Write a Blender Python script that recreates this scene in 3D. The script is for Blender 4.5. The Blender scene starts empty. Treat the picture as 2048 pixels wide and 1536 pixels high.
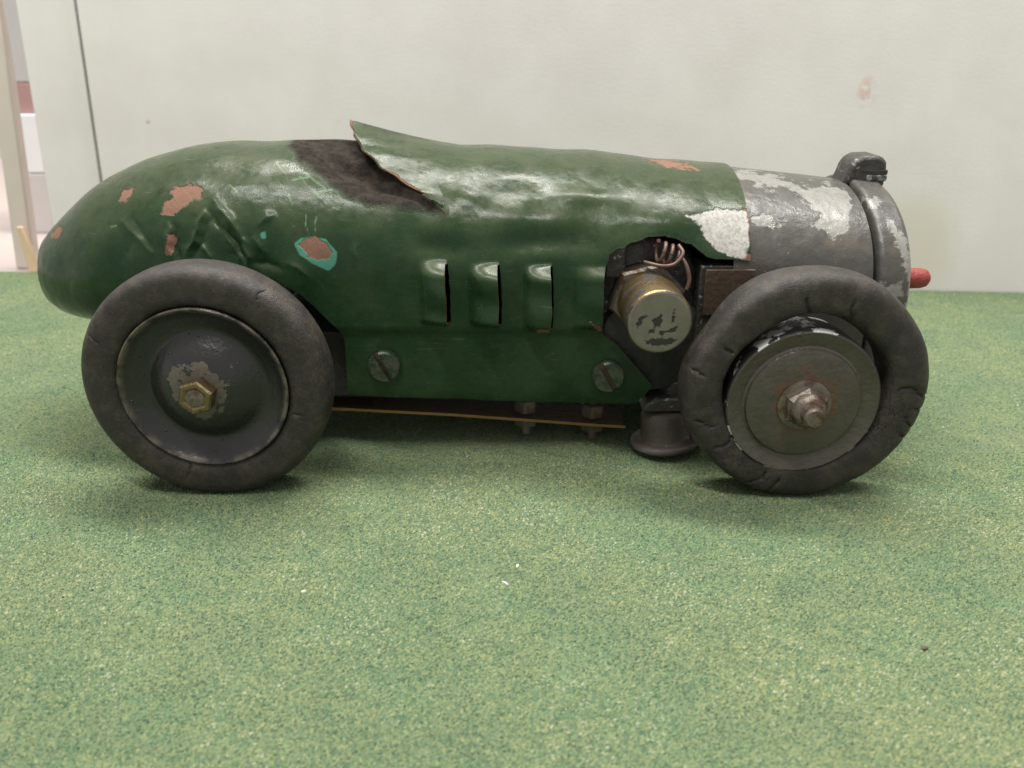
import bpy, bmesh, math, random
import numpy as np
from mathutils import Vector
random.seed(7); rng = np.random.RandomState(3)
R = math.radians
S = 0.01                      # all lengths below are written in centimetres
scn = bpy.context.scene
COL = scn.collection

# ------------------------------------------------------------------ camera
cam = bpy.data.cameras.new('camera'); camo = bpy.data.objects.new('camera', cam); COL.objects.link(camo)
camo.location = (0, -28.4*S, 13.0*S); camo.rotation_euler = (R(90-23), 0, 0)
cam.lens = 28.25; cam.sensor_width = 36; cam.clip_start = .005; cam.clip_end = 50
cam.dof.use_dof = True; cam.dof.focus_distance = .243; cam.dof.aperture_fstop = 17
scn.camera = camo
# ------------------------------------------------------------------ light
w = bpy.data.worlds.new('World'); scn.world = w; w.use_nodes = True
w.node_tree.nodes['Background'].inputs[0].default_value = (1, .985, .95, 1)
w.node_tree.nodes['Background'].inputs[1].default_value = .56
def area(name, loc, target, sx, sy, power, col=(1, .97, .92)):
    l = bpy.data.lights.new(name, 'AREA'); l.shape = 'RECTANGLE'; l.size = sx; l.size_y = sy; l.energy = power; l.color = col
    o = bpy.data.objects.new(name, l); COL.objects.link(o); o.location = loc
    o.rotation_euler = (Vector(target)-Vector(loc)).to_track_quat('-Z', 'Y').to_euler()
area('ceiling_tube_light', (.1, .28, 1.3), (0, 0, 0), 1.3, .16, 30)
area('ceiling_tube_light_front', (-.3, -.42, 1.4), (0, 0, 0), 1.2, .07, 18)
scn.view_settings.view_transform = 'Standard'; scn.view_settings.look = 'None'
scn.view_settings.exposure = 0.12; scn.view_settings.gamma = 1

# ------------------------------------------------------------------ material helpers
class G:
    def __init__(s, name):
        s.m = bpy.data.materials.new(name); s.m.use_nodes = True
        s.t = s.m.node_tree; s.b = s.t.nodes['Principled BSDF']
        tc = s.t.nodes.new('ShaderNodeTexCoord')
        v = s.t.nodes.new('ShaderNodeVectorMath'); v.operation = 'SCALE'; v.inputs['Scale'].default_value = 1/S
        s.t.links.new(tc.outputs['Object'], v.inputs[0]); s.co = v.outputs[0]     # object space in cm
    def put(s, sock, val):
        if hasattr(val, 'is_output'): s.t.links.new(val, sock)
        elif isinstance(val, tuple) and len(val) == 3 and sock.type == 'RGBA': sock.default_value = (*val, 1)
        else: sock.default_value = val
    def n(s, typ, outs=0, props={}, **ins):
        nd = s.t.nodes.new(typ)
        for k, v in props.items(): setattr(nd, k, v)
        for k, v in ins.items():
            key = int(k[1:]) if k[0] == 'i' and k[1:].isdigit() else k.replace('_', ' ')
            s.put(nd.inputs[key], v)
        return nd.outputs[outs]
    def noise(s, scale, detail=3, rough=.55, co=None, out='Fac', dist=0.):
        return s.n('ShaderNodeTexNoise', out, Vector=co or s.co, Scale=float(scale), Detail=float(detail), Roughness=float(rough), Distortion=float(dist))
    def vor(s, scale, out='Distance', feature='F1', co=None, rnd=1.):
        return s.n('ShaderNodeTexVoronoi', out, {'feature': feature}, Vector=co or s.co, Scale=float(scale), Randomness=rnd)
    def ma(s, op, a, b=0., c=0.):
        return s.n('ShaderNodeMath', 0, {'operation': op}, i0=a, i1=b, i2=c)
    def mr(s, v, a, b, c=0., d=1.):
        return s.n('ShaderNodeMapRange', 0, {'interpolation_type': 'SMOOTHSTEP'}, Value=v, From_Min=a, From_Max=b, To_Min=c, To_Max=d)
    def mix(s, f, a, b):
        nd = s.t.nodes.new('ShaderNodeMix'); nd.data_type = 'RGBA'
        s.put(nd.inputs[0], f); s.put(nd.inputs[6], a); s.put(nd.inputs[7], b); return nd.outputs[2]
    def mixf(s, f, a, b):
        nd = s.t.nodes.new('ShaderNodeMix'); nd.data_type = 'FLOAT'
        s.put(nd.inputs[0], f); s.put(nd.inputs[2], a); s.put(nd.inputs[3], b); return nd.outputs[0]
    def ramp(s, f, stops):
        nd = s.t.nodes.new('ShaderNodeValToRGB'); e = nd.color_ramp.elements
        while len(e) < len(stops): e.new(.5)
        for q, (p, c) in zip(e, stops): q.position = p; q.color = (*c, 1)
        s.put(nd.inputs[0], f); return nd.outputs[0]
    def attr(s, name):
        return s.n('ShaderNodeAttribute', 'Fac', {'attribute_name': name})
    def mask(s, name, amp=.2, scale=7., soft=.03):            # ragged edge of a stored distance field
        nz = s.ma('MULTIPLY', s.ma('SUBTRACT', s.noise(scale, 5, .65), .5), amp*2)
        return s.mr(s.ma('ADD', s.attr(name), nz), 1-soft, 1+soft)
    def bump(s, h, dist, strength=1., nrm=None):
        k = dict(Height=h, Distance=dist*S, Strength=strength)
        if nrm is not None: k['Normal'] = nrm
        return s.n('ShaderNodeBump', 0, **k)
    def xyz(s):
        nd = s.t.nodes.new('ShaderNodeSeparateXYZ'); s.t.links.new(s.co, nd.inputs[0]); return nd.outputs
    def done(s, base=None, rough=None, metal=None, nrm=None, spec=None, coat=None, crough=None):
        for k, v in (('Base Color', base), ('Roughness', rough), ('Metallic', metal), ('Normal', nrm), ('Specular IOR Level', spec), ('Coat Weight', coat), ('Coat Roughness', crough)):
            if v is not None: s.put(s.b.inputs[k], v)
        return s.m

MT = {}
def make_materials():
    # painted sheet copper
    g = G('green_paint')
    n1 = g.noise(.55, 4, .6); n2 = g.noise(3.2, 5, .65); n3 = g.noise(14, 4, .6)
    base = g.mix(g.mr(n1, .35, .68), (.011, .034, .014), (.022, .047, .020))
    base = g.mix(g.mr(n2, .52, .78, 0, .4), base, (.036, .058, .033))
    geo = g.n('ShaderNodeNewGeometry', 'Normal'); nz = g.t.nodes.new('ShaderNodeSeparateXYZ'); g.t.links.new(geo, nz.inputs[0])
    dust = g.ma('MULTIPLY', g.mr(nz.outputs[2], .1, .9), g.mr(g.noise(1.1, 4, .6), .15, .7, .35, .95))
    base = g.mix(g.ma('MULTIPLY', dust, .75), base, (.058, .067, .033))                # settled dust film
    grime = g.mr(g.noise(2.0, 6, .7),  .52, .74, 0, .62)
    base = g.mix(grime, base, (.016, .020, .011)); base = g.mix(g.mr(g.noise(1.6, 6, .72, dist=.5), .56, .74, 0, .34), base, (.056, .076, .048))
    specks = g.mr(g.vor(5.5), .045, .075, 1, 0)
    specks = g.ma('MULTIPLY', specks, g.mr(g.noise(1.7, 2), .6, .66))
    base = g.mix(specks, base, (.23, .24, .17))
    mp = g.n('ShaderNodeMapping', 0, Vector=g.co, Rotation=(.2, .5, .3), Scale=(.5, 1.2, 11.)); mp2 = g.n('ShaderNodeMapping', 0, Vector=g.co, Rotation=(.1, -.9, 0.), Scale=(.6, 1.2, 13.))
    hair = g.ma('MAXIMUM', g.mr(g.noise(1.6, 2, .5, mp), .69, .72), g.mr(g.noise(1.6, 2, .5, mp2), .70, .73))
    hair = g.ma('MULTIPLY', hair, g.mr(g.noise(.8, 3), .45, .6, .0, .28)); base = g.mix(hair, base, (.115, .145, .095))
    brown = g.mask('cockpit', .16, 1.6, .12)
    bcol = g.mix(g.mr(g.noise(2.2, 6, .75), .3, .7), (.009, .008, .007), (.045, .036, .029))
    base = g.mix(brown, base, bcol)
    scr = g.mask('scratch', .02, 9, .02)
    base = g.mix(g.ma('MULTIPLY', scr, .75), base, (.12, .20, .11))
    teal = g.mask('teal', .05, 3); base = g.mix(teal, base, g.mix(g.noise(9, 4), (.035, .19, .13), (.085, .25, .18)))
    chip = g.mask('chip', .17, 4.5)
    ccol = g.mix(g.noise(16, 4, .7), (.12, .058, .040), (.27, .155, .108))
    base = g.mix(chip, base, ccol)
    wht = g.mask('primer', .12, 4.5)
    wcol = g.mix(g.mr(g.noise(9, 6, .75), .28, .62), (.24, .235, .21), (.46, .45, .42))
    base = g.mix(wht, base, wcol)
    h = g.ma('ADD', g.ma('MULTIPLY', g.noise(1.1, 2), 1.), g.ma('MULTIPLY', g.noise(4.5, 3), .14))
    pepper = g.noise(30, 3, .8)
    base = g.mix(g.mr(pepper, .52, .75, 0, .4), base, (.012, .016, .010)); base = g.mix(g.mr(pepper, .26, .45, .28, 0), base, (.16, .17, .12))
    h = g.ma('SUBTRACT', h, g.ma('MULTIPLY', g.ma('MAXIMUM', chip, wht), .7)); h = g.ma('ADD', h, g.ma('MULTIPLY', brown, g.ma('MULTIPLY', g.noise(7, 5, .75), 1.2)))
    h = g.ma('ADD', h, g.ma('ADD', g.ma('MULTIPLY', n3, .05), g.ma('MULTIPLY', pepper, .025)))
    r = g.mr(g.noise(2.2, 4, .65), .3, .7, .15, .25)
    rub = g.mr(g.noise(1.5, 6, .72, dist=.3), .42, .62)
    r = g.mixf(dust, r, g.mixf(rub, .36, .20)); r = g.mixf(g.ma('MAXIMUM', g.ma('MAXIMUM', brown, wht), chip), r, .7)
    MT['green'] = g.done(base, r, g.ma('MULTIPLY', chip, .15), g.bump(h, .055, .8), g.mixf(brown, .19, .06))

    g = G('copper_edge')
    MT['copper'] = g.done(g.mix(g.noise(9, 4), (.30, .13, .06), (.62, .32, .17)), .38, .9, g.bump(g.noise(12, 3), .02, .6))
    g = G('screw_metal')
    MT['screw'] = g.done(g.mix(g.mr(g.noise(3.5, 5, .7), .42, .58), (.020, .038, .020), (.058, .064, .047)), .4, .25, g.bump(g.noise(10, 4), .02, .6), .4)
    g = G('bare_inside')
    MT['inside'] = g.done(g.mix(g.noise(2, 4), (.014, .012, .010), (.032, .026, .021)), .8, 0., g.bump(g.noise(4, 3), .05))

    # grey worn nose
    g = G('grey_nose_paint')
    n = g.noise(1.2, 5, .6)
    base = g.mix(n, (.040, .040, .036), (.080, .077, .067))
    base = g.mix(g.mr(g.noise(.9, 4), .5, .72, 0, .5), base, (.095, .078, .056))
    sil = g.mask('silver', .42, 2.4, .05)
    pit = g.mr(g.noise(11, 4, .7), .30, .40)
    silc = g.mix(g.noise(7, 4), (.165, .16, .145), (.265, .258, .238))
    base = g.mix(g.ma('MULTIPLY', sil, pit), base, silc)
    base = g.mix(g.mr(g.vor(4.2), .05, .09, .8, 0), base, (.30, .29, .26))
    h = g.ma('ADD', g.ma('MULTIPLY', sil, -.25), g.ma('MULTIPLY', g.noise(3, 4), .6))
    MT['nose'] = g.done(base, g.mr(g.noise(2, 4), .3, .7, .28, .5), g.ma('MULTIPLY', sil, .15), g.bump(h, .06, .8), .5)

    g = G('dark_iron')
    base = g.mix(g.noise(2.3, 5, .65), (.022, .021, .020), (.075, .070, .063))
    base = g.mix(g.mr(g.noise(4.2, 5, .7), .60, .66), base, (.30, .29, .28))
    MT['iron'] = g.done(base, g.mr(g.noise(3, 3), .3, .7, .3, .6), .3, g.bump(g.noise(5, 5), .06, .8))
    g = G('black_metal')
    MT['black'] = g.done(g.mix(g.noise(2, 4), (.010, .010, .010), (.03, .028, .026)), .6, 0., g.bump(g.noise(4, 4), .05))

    g = G('rubber')
    n = g.noise(1.1, 5, .65)
    base = g.mix(n, (.014, .013, .012), (.033, .029, .025))
    base = g.mix(g.mr(g.noise(2.0, 6, .72), .42, .68, 0, .85), base, (.056, .046, .034))
    base = g.mix(g.mr(g.noise(20, 4, .75), .58, .70, 0, .75), base, (.11, .094, .082))
    fine = g.ma('MULTIPLY', g.mr(g.n('ShaderNodeTexVoronoi', 'Distance', {'feature': 'DISTANCE_TO_EDGE'}, Vector=g.n('ShaderNodeVectorMath', 0, {'operation': 'ADD'}, i0=g.co, i1=g.n('ShaderNodeVectorMath', 0, {'operation': 'SCALE'}, i0=g.n('ShaderNodeTexNoise', 'Color', Vector=g.co, Scale=4., Detail=4.), Scale=.5)), Scale=3.4), .0, .045, .95, 0), g.mr(g.attr('craze'), .35, .8))
    fine = g.ma('MULTIPLY', fine, g.mr(g.noise(2.1, 3), .33, .48))
    ck = g.ma('MAXIMUM', g.mask('crack', .03, 8, .05), fine)
    base = g.mix(g.ma('MULTIPLY', ck, .85), base, (.012, .011, .010))
    h = g.ma('ADD', g.ma('ADD', g.ma('MULTIPLY', g.noise(9, 5, .7), .5), g.ma('MULTIPLY', g.noise(26, 4, .8), .55)), g.ma('MULTIPLY', ck, -1.2))
    MT['rubber'] = g.done(base, g.mr(g.noise(3, 4), .3, .7, .40, .56), 0., g.bump(h, .05, .7), .38)

    g = G('black_rim_enamel')
    base = g.mix(g.noise(1.6, 4), (.010, .010, .0105), (.022, .0215, .021))
    x = g.xyz(); rr = g.ma('SQRT', g.ma('ADD', g.ma('POWER', x[0], 2.), g.ma('POWER', x[2], 2.)))
    wear = g.ma('ADD', g.noise(1.9, 5, .65), g.mr(rr, .4, 1.35, .19, -.14))
    wear = g.ma('MULTIPLY', g.mr(wear, .55, .58), g.mr(rr, 1.9, 2.2, 1, .4))
    base = g.mix(g.ma('MULTIPLY', wear, .9), base, g.mix(g.noise(8, 4), (.065, .054, .042), (.12, .105, .08)))
    lip = g.ma('MULTIPLY', g.mr(rr, 2.28, 2.45), g.mr(g.noise(2.2, 4), .35, .6))
    base = g.mix(g.ma('MULTIPLY', lip, .8), base, (.125, .105, .078))
    h = g.ma('ADD', g.ma('MULTIPLY', wear, -.3), g.ma('ADD', g.ma('MULTIPLY', g.noise(6, 4), .5), g.mr(g.vor(3.4), .03, .12, .7, 0)))
    MT['rim'] = g.done(base, g.mixf(wear, .28, .6), .05, g.bump(h, .05, .7), .55)

    g = G('rusty_steel_rim')
    base = g.mix(g.noise(1.4, 5, .65), (.055, .049, .042), (.115, .103, .088))
    x = g.xyz(); rr = g.ma('SQRT', g.ma('ADD', g.ma('POWER', x[0], 2.), g.ma('POWER', x[2], 2.)))
    rust = g.ma('ADD', g.noise(1.7, 5, .7), g.mr(rr, .55, 1.5, .22, -.08))
    rust = g.mr(rust, .54, .70)
    base = g.mix(g.mr(g.noise(.9, 5, .7), .45, .7, 0, .55), base, (.07, .058, .045)); base = g.mix(g.ma('MULTIPLY', rust, .9), base, g.mix(g.noise(6, 4), (.055, .032, .020), (.125, .066, .036)))
    low = g.mr(g.noise(3.4, 5, .7), .62, .72, 0, .6); base = g.mix(low, base, (.14, .06, .03))
    drum = g.mr(rr, 2.2, 2.24)
    sil = g.mr(g.noise(1.5, 4, .55), .56, .60)
    base = g.mix(drum, base, g.mix(sil, (.028, .026, .025), (.60, .60, .60)))
    MT['rustrim'] = g.done(base, g.mixf(rust, .30, .65), g.mixf(rust, .40, .05), g.bump(g.noise(5, 5), .05, .7), .5)

    g = G('worn_steel')
    base = g.mix(g.noise(3, 5), (.20, .19, .17), (.42, .41, .38))
    MT['steel'] = g.done(g.mix(g.mr(g.noise(4, 5, .7), .52, .66), base, (.15, .075, .035)), .4, .8, g.bump(g.noise(8, 4), .03, .6))
    g = G('jaw_steel'); MT['jaw'] = g.done(g.mix(g.mr(g.noise(3, 5, .7), .42, .6), (.05, .048, .045), (.33, .33, .33)), .4, .3, g.bump(g.noise(6, 4), .05))
    g = G('rusty_nut')
    base = g.mix(g.noise(2.5, 5), (.10, .085, .068), (.22, .19, .16))
    MT['rustnut'] = g.done(g.mix(g.mr(g.noise(2.2, 5, .7), .45, .65), base, (.085, .050, .032)), .42, .55, g.bump(g.noise(8, 4), .03, .6))
    g = G('nickel_face')
    base = g.mix(g.noise(2.2, 5), (.095, .088, .070), (.215, .20, .165))
    ch = g.mask('mark', .13, 8, .015)
    base = g.mix(ch, base, (.016, .017, .013))
    MT['nickel'] = g.done(base, .36, g.mixf(ch, .35, 0.), g.bump(g.ma('MULTIPLY', ch, -1.), .04, .8))
    g = G('aged_brass')
    base = g.mix(g.noise(2, 5), (.15, .105, .05), (.26, .19, .095))
    bl = g.mr(g.noise(1.5, 5, .6), .52, .56)
    MT['brass'] = g.done(g.mix(bl, base, (.035, .031, .025)), g.mixf(bl, .33, .5), g.mixf(bl, .85, .1), g.bump(g.noise(7, 4), .03, .6))
    g = G('brass_nut_metal')
    base = g.mix(g.noise(4, 5), (.13, .095, .05), (.24, .185, .10))
    MT['brassnut'] = g.done(g.mix(g.mr(g.noise(5, 4), .55, .7), base, (.11, .08, .045)), .36, .85, g.bump(g.noise(9, 4), .02, .5))
    g = G('copper_wire_enamel')
    MT['wire'] = g.done(g.mix(g.noise(5, 4), (.07, .042, .034), (.17, .10, .075)), .45, .25)
    g = G('brown_rubber')
    base = g.mix(g.noise(2, 5), (.040, .033, .029), (.085, .068, .058))
    MT['brownrub'] = g.done(base, .5, 0., g.bump(g.noise(9, 4), .03, .7))
    g = G('brown_strip')
    MT['strip'] = g.done(g.mix(g.noise(2.2, 5), (.060, .040, .030), (.13, .088, .062)), .5, .4, g.bump(g.noise(6, 4), .03))
    g = G('strip_brass_edge')
    MT['stripedge'] = g.done(g.mix(g.noise(3, 4), (.22, .12, .050), (.37, .22, .10)), .42, .7)
    g = G('red_rubber')
    MT['red'] = g.done(g.mix(g.noise(5, 5), (.19, .024, .019), (.31, .050, .041)), .55, 0., g.bump(g.noise(8, 4), .05))

    # flocked mat
    g = G('green_flock')
    wob = g.n('ShaderNodeVectorMath', 0, {'operation': 'ADD'}, i0=g.co, i1=g.n('ShaderNodeVectorMath', 0, {'operation': 'SCALE'}, i0=g.n('ShaderNodeTexNoise', 'Color', Vector=g.co, Scale=9., Detail=2.), Scale=.12))
    cells = g.n('ShaderNodeTexVoronoi', 'Color', Vector=wob, Scale=13.); sp = g.t.nodes.new('ShaderNodeSeparateColor'); g.t.links.new(cells, sp.inputs[0])
    f = g.ma('ADD', g.ma('MULTIPLY', sp.outputs[0], .5), g.ma('MULTIPLY', g.noise(7, 5, .75), .5))
    f = g.ma('ADD', f, g.mr(g.noise(.16, 3, .6), .3, .7, -.13, .13))
    col = g.ramp(f, [(.10, (.066, .112, .070)), (.34, (.105, .160, .090)), (.55, (.145, .192, .10)), (.74, (.185, .215, .102)), (.92, (.25, .25, .145))])
    blue = g.mr(g.noise(.33, 4, .6), .44, .66); col = g.mix(g.ma('MULTIPLY', blue, .5), col, g.mix(sp.outputs[1], (.065, .110, .072), (.14, .19, .125)))
    yel = g.mr(g.noise(.55, 4, .65), .57, .76, 0, .4); col = g.mix(yel, col, g.mix(sp.outputs[1], (.155, .175, .07), (.25, .26, .11)))
    h = g.ma('ADD', g.ma('MULTIPLY', g.vor(13, co=wob), -1.), g.noise(14, 3, .7))
    MT['mat'] = g.done(col, .9, 0., g.bump(h, .06, .9), .2)

    g = G('fibre')
    t = g.attr('tone'); big = g.mr(g.noise(.33, 4, .6), .35, .68, -.10, .10); f = g.ma('SUBTRACT', g.ma('ADD', t, g.mr(g.noise(.55, 4, .65), .4, .75, -.06, .08)), big)
    cool = g.mix(g.mr(g.noise(.28, 5, .65), .42, .68, 0, .6), (1, 1, 1), (.60, .86, .92)); mm = g.t.nodes.new('ShaderNodeMix'); mm.data_type = 'RGBA'; mm.blend_type = 'MULTIPLY'; mm.inputs[0].default_value = 1.; g.put(mm.inputs[6], cool)
    g.put(mm.inputs[7], g.ramp(f, [(.02, (.052, .088, .052)), (.3, (.100, .148, .083)), (.55, (.142, .188, .096)), (.75, (.185, .212, .098)), (.95, (.225, .240, .115)), (.995, (.31, .305, .21))]))
    MT['fibre'] = g.done(mm.outputs[2], .85, 0., None, .25)
    g = G('cream_board')
    x = g.xyz()
    base = g.mix(g.mr(g.noise(.18, 4, .6), .3, .7), (.655, .628, .605), (.71, .685, .665))
    base = g.mix(g.mr(g.noise(.7, 5, .7), .58, .75, 0, .35), base, (.62, .585, .545))
    def spot(cx, cz, rx, rz, amt, col, b, nscale=1.2, thr=.5):
        dd = g.ma('ADD', g.ma('POWER', g.ma('DIVIDE', g.ma('SUBTRACT', x[0], cx), rx), 2.), g.ma('POWER', g.ma('DIVIDE', g.ma('SUBTRACT', x[2], cz), rz), 2.))
        mk = g.ma('MULTIPLY', g.mr(dd, 0., 1., 1, 0), g.mr(g.noise(nscale, 4, .6), thr-.06, thr+.08))
        return g.mix(g.ma('MULTIPLY', mk, amt), b, col)
    base = spot(50.7, 10.85, .6, 1.0, .5, (.55, .30, .26), base, 1.6, .46)
    base = spot(54.3, 2.6, 3.2, 4.0, .6, (.56, .53, .42), base, .3, .35)  # yellowish stain that also carries the car's faint shadow as colour
    base = spot(35., 6.8, .5, .7, .8, (.5, .36, .26), base, 2.6, .55)
    base = spot(10.6, 9.1, .2, .15, .8, (.45, .36, .25), base, 2.6, .45)
    base = spot(46., 2., .6, .5, .5, (.5, .4, .3), base, 2.6, .5)
    MT['board'] = g.done(base, .6, 0., g.bump(g.noise(6, 4), .02, .4), .3)
    g = G('pale_wood')
    MT['wood'] = g.done(g.mix(g.noise(.6, 4), (.60, .52, .46), (.68, .61, .56)), .6)
    g = G('orange_wood')
    MT['orange'] = g.done(g.mix(g.noise(.8, 4), (.62, .44, .27), (.72, .56, .40)), .6)
    for nm, c in (('grey', (.50, .49, .49)), ('white', (.80, .80, .82)), ('redbox', (.42, .25, .24)), ('pinkwhite', (.56, .53, .52)), ('dark', (.04, .04, .045)), ('table', (.42, .36, .34))):  # dark is the painted shade of the gap between the boards
        g = G(nm+'_card'); MT[nm] = g.done(g.mix(g.noise(.5, 4), tuple(q*.9 for q in c), c), .65)
    g = G('splinter_wood'); MT['splinter'] = g.done(g.mix(g.noise(4, 3), (.50, .40, .27), (.66, .57, .42)), .7)
    g = G('paper_fleck'); MT['fleck'] = g.done(g.mix(g.noise(4, 3), (.58, .56, .52), (.7, .69, .66)), .7)
    g = G('crumb_brown'); MT['crumb'] = g.done(g.mix(g.noise(4, 3), (.05, .04, .03), (.10, .08, .05)), .8)
make_materials()

# ------------------------------------------------------------------ mesh helpers
def obj(name, verts, faces, mats, parent=None, smooth=True, fmat=None, loc=None):
    me = bpy.data.meshes.new(name)
    me.from_pydata([(a*S, b*S, c*S) for a, b, c in verts], [], [tuple(int(i) for i in f) for f in faces])
    for m in (mats if isinstance(mats, (list, tuple)) else [mats]): me.materials.append(MT[m])
    if smooth: me.polygons.foreach_set('use_smooth', [True]*len(me.polygons))
    if fmat is not None: me.polygons.foreach_set('material_index', fmat)
    me.update()
    o = bpy.data.objects.new(name, me); COL.objects.link(o)
    if loc: o.location = tuple(q*S for q in loc)
    if parent: o.parent = parent
    return o
def empty(name, loc=(0, 0, 0), parent=None):
    o = bpy.data.objects.new(name, None); COL.objects.link(o); o.location = tuple(q*S for q in loc); o.empty_display_size = .01
    if parent: o.parent = parent
    return o
def tag(o, label, cat, group=None):
    o['label'] = label; o['category'] = cat
    if group: o['group'] = group
    return o
def sharp(o, ang=35):
    me = o.data; bm = bmesh.new(); bm.from_mesh(me)
    bmesh.ops.recalc_face_normals(bm, faces=bm.faces)
    for e in bm.edges: e.smooth = not (len(e.link_faces) == 2 and e.calc_face_angle(0) > R(ang))
    bm.to_mesh(me); bm.free(); return o
def bev(o, wd, seg=2, ang=30):
    m = o.modifiers.new('bevel', 'BEVEL'); m.width = wd*S; m.segments = seg; m.limit_method = 'ANGLE'; m.angle_limit = R(ang); return o
def lathe(prof, seg=64, axis='-y', wob=0., ph=0.):
    """profile of (along, radius); the axis points along -y, z or x"""
    V = []; Fc = []
    for k, (o_, r) in enumerate(prof):
        for i in range(seg):
            a = 2*math.pi*i/seg+ph; rr = r*(1+wob*math.sin(3*a+k))
            p, q = rr*math.cos(a), rr*math.sin(a)
            V.append({'-y': (p, -o_, q), 'z': (p, q, o_), 'x': (o_, p, q)}[axis])
    n = len(prof)
    for k in range(n-1):
        for i in range(seg):
            j = (i+1) % seg; Fc.append((k*seg+i, k*seg+j, (k+1)*seg+j, (k+1)*seg+i))
    Fc.append(tuple(range(seg))); Fc.append(tuple((n-1)*seg+i for i in range(seg)))
    return V, Fc
def lath(name, prof, mat, parent, loc, seg=64, axis='-y', ang=35, ph=0., wob=0.):
    V, Fc = lathe(prof, seg, axis, wob, ph)
    return sharp(obj(name, V, Fc, mat, parent, True, None, loc), ang)
def prism(name, poly, y0, y1, mat, parent, bv=.04, loc=None, smooth=True):
    """outline in x,z pulled from y0 to y1"""
    n = len(poly); V = [(a, y0, b) for a, b in poly]+[(a, y1, b) for a, b in poly]
    Fc = [tuple(range(n)), tuple(range(n, 2*n))]+[(i, (i+1) % n, n+(i+1) % n, n+i) for i in range(n)]
    o = sharp(obj(name, V, Fc, mat, parent, smooth, None, loc), 40)
    if bv: bev(o, bv)
    return o
def box(name, a, b, mat, parent=None, bv=.03, loc=None):
    return prism(name, [(a[0], a[2]), (b[0], a[2]), (b[0], b[2]), (a[0], b[2])], a[1], b[1], mat, parent, bv, loc)
def tube(name, pts, r, mat, parent, seg=10, per=6):
    P = np.array(pts, float); n = len(P)                         # Catmull-Rom through the points
    Q = np.vstack([2*P[0]-P[1], P, 2*P[-1]-P[-2]]); out = []
    for i in range(n-1):
        p0, p1, p2, p3 = Q[i:i+4]
        for t in np.linspace(0, 1, per, endpoint=False):
            out.append(.5*((2*p1)+(-p0+p2)*t+(2*p0-5*p1+4*p2-p3)*t*t+(-p0+3*p1-3*p2+p3)*t**3))
    out.append(P[-1]); out = np.array(out); V = []; Fc = []; up = np.array([.3, .2, .93])
    for i, c in enumerate(out):
        t = out[min(i+1, len(out)-1)]-out[max(i-1, 0)]; t /= np.linalg.norm(t)
        a = np.cross(t, up); a /= np.linalg.norm(a); b = np.cross(t, a)
        for k in range(seg):
            f = 2*math.pi*k/seg; V.append(tuple(c+r*(math.cos(f)*a+math.sin(f)*b)))
    for i in range(len(out)-1):
        for k in range(seg): Fc.append((i*seg+k, i*seg+(k+1) % seg, (i+1)*seg+(k+1) % seg, (i+1)*seg+k))
    Fc.append(tuple(range(seg))); Fc.append(tuple((len(out)-1)*seg+k for k in range(seg)))
    return sharp(obj(name, V, Fc, mat, parent), 60)
def sdf(px, pz, poly):
    """signed distance to a polygon, positive inside"""
    P = np.array(poly, float); n = len(P); d = np.full(px.shape, 1e9); ins = np.zeros(px.shape, bool)
    for i in range(n):
        a, b = P[i], P[(i+1) % n]; e = b-a
        t = np.clip(((px-a[0])*e[0]+(pz-a[1])*e[1])/max(e@e, 1e-9), 0, 1)
        d = np.minimum(d, np.hypot(px-a[0]-t*e[0], pz-a[1]-t*e[1]))
        c = ((a[1] > pz) != (b[1] > pz)) & (px < e[0]*(pz-a[1])/(e[1] if abs(e[1]) > 1e-9 else 1e-9)+a[0]); ins ^= c
    return np.where(ins, d, -d)
def nearest(px, pz, poly):
    P = np.array(poly, float); best = None; bd = 1e9
    for i in range(len(P)):
        a, b = P[i], P[(i+1) % len(P)]; e = b-a
        t = min(1, max(0, ((px-a[0])*e[0]+(pz-a[1])*e[1])/max(e@e, 1e-9))); q = a+t*e; dd = math.hypot(px-q[0], pz-q[1])
        if dd < bd: bd = dd; best = q
    return best, bd
def segd(px, pz, a, b):
    a = np.array(a, float); b = np.array(b, float); e = b-a
    t = np.clip(((px-a[0])*e[0]+(pz-a[1])*e[1])/(e@e), 0, 1)
    return np.hypot(px-a[0]-t*e[0], pz-a[1]-t*e[1])
def sst(v, a, b):
    t = np.clip((v-a)/(b-a), 0, 1); return t*t*(3-2*t)
def setattr_f(o, name, vals):
    a = o.data.attributes.new(name, 'FLOAT', 'POINT'); a.data.foreach_set('value', np.asarray(vals, np.float32))

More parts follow.
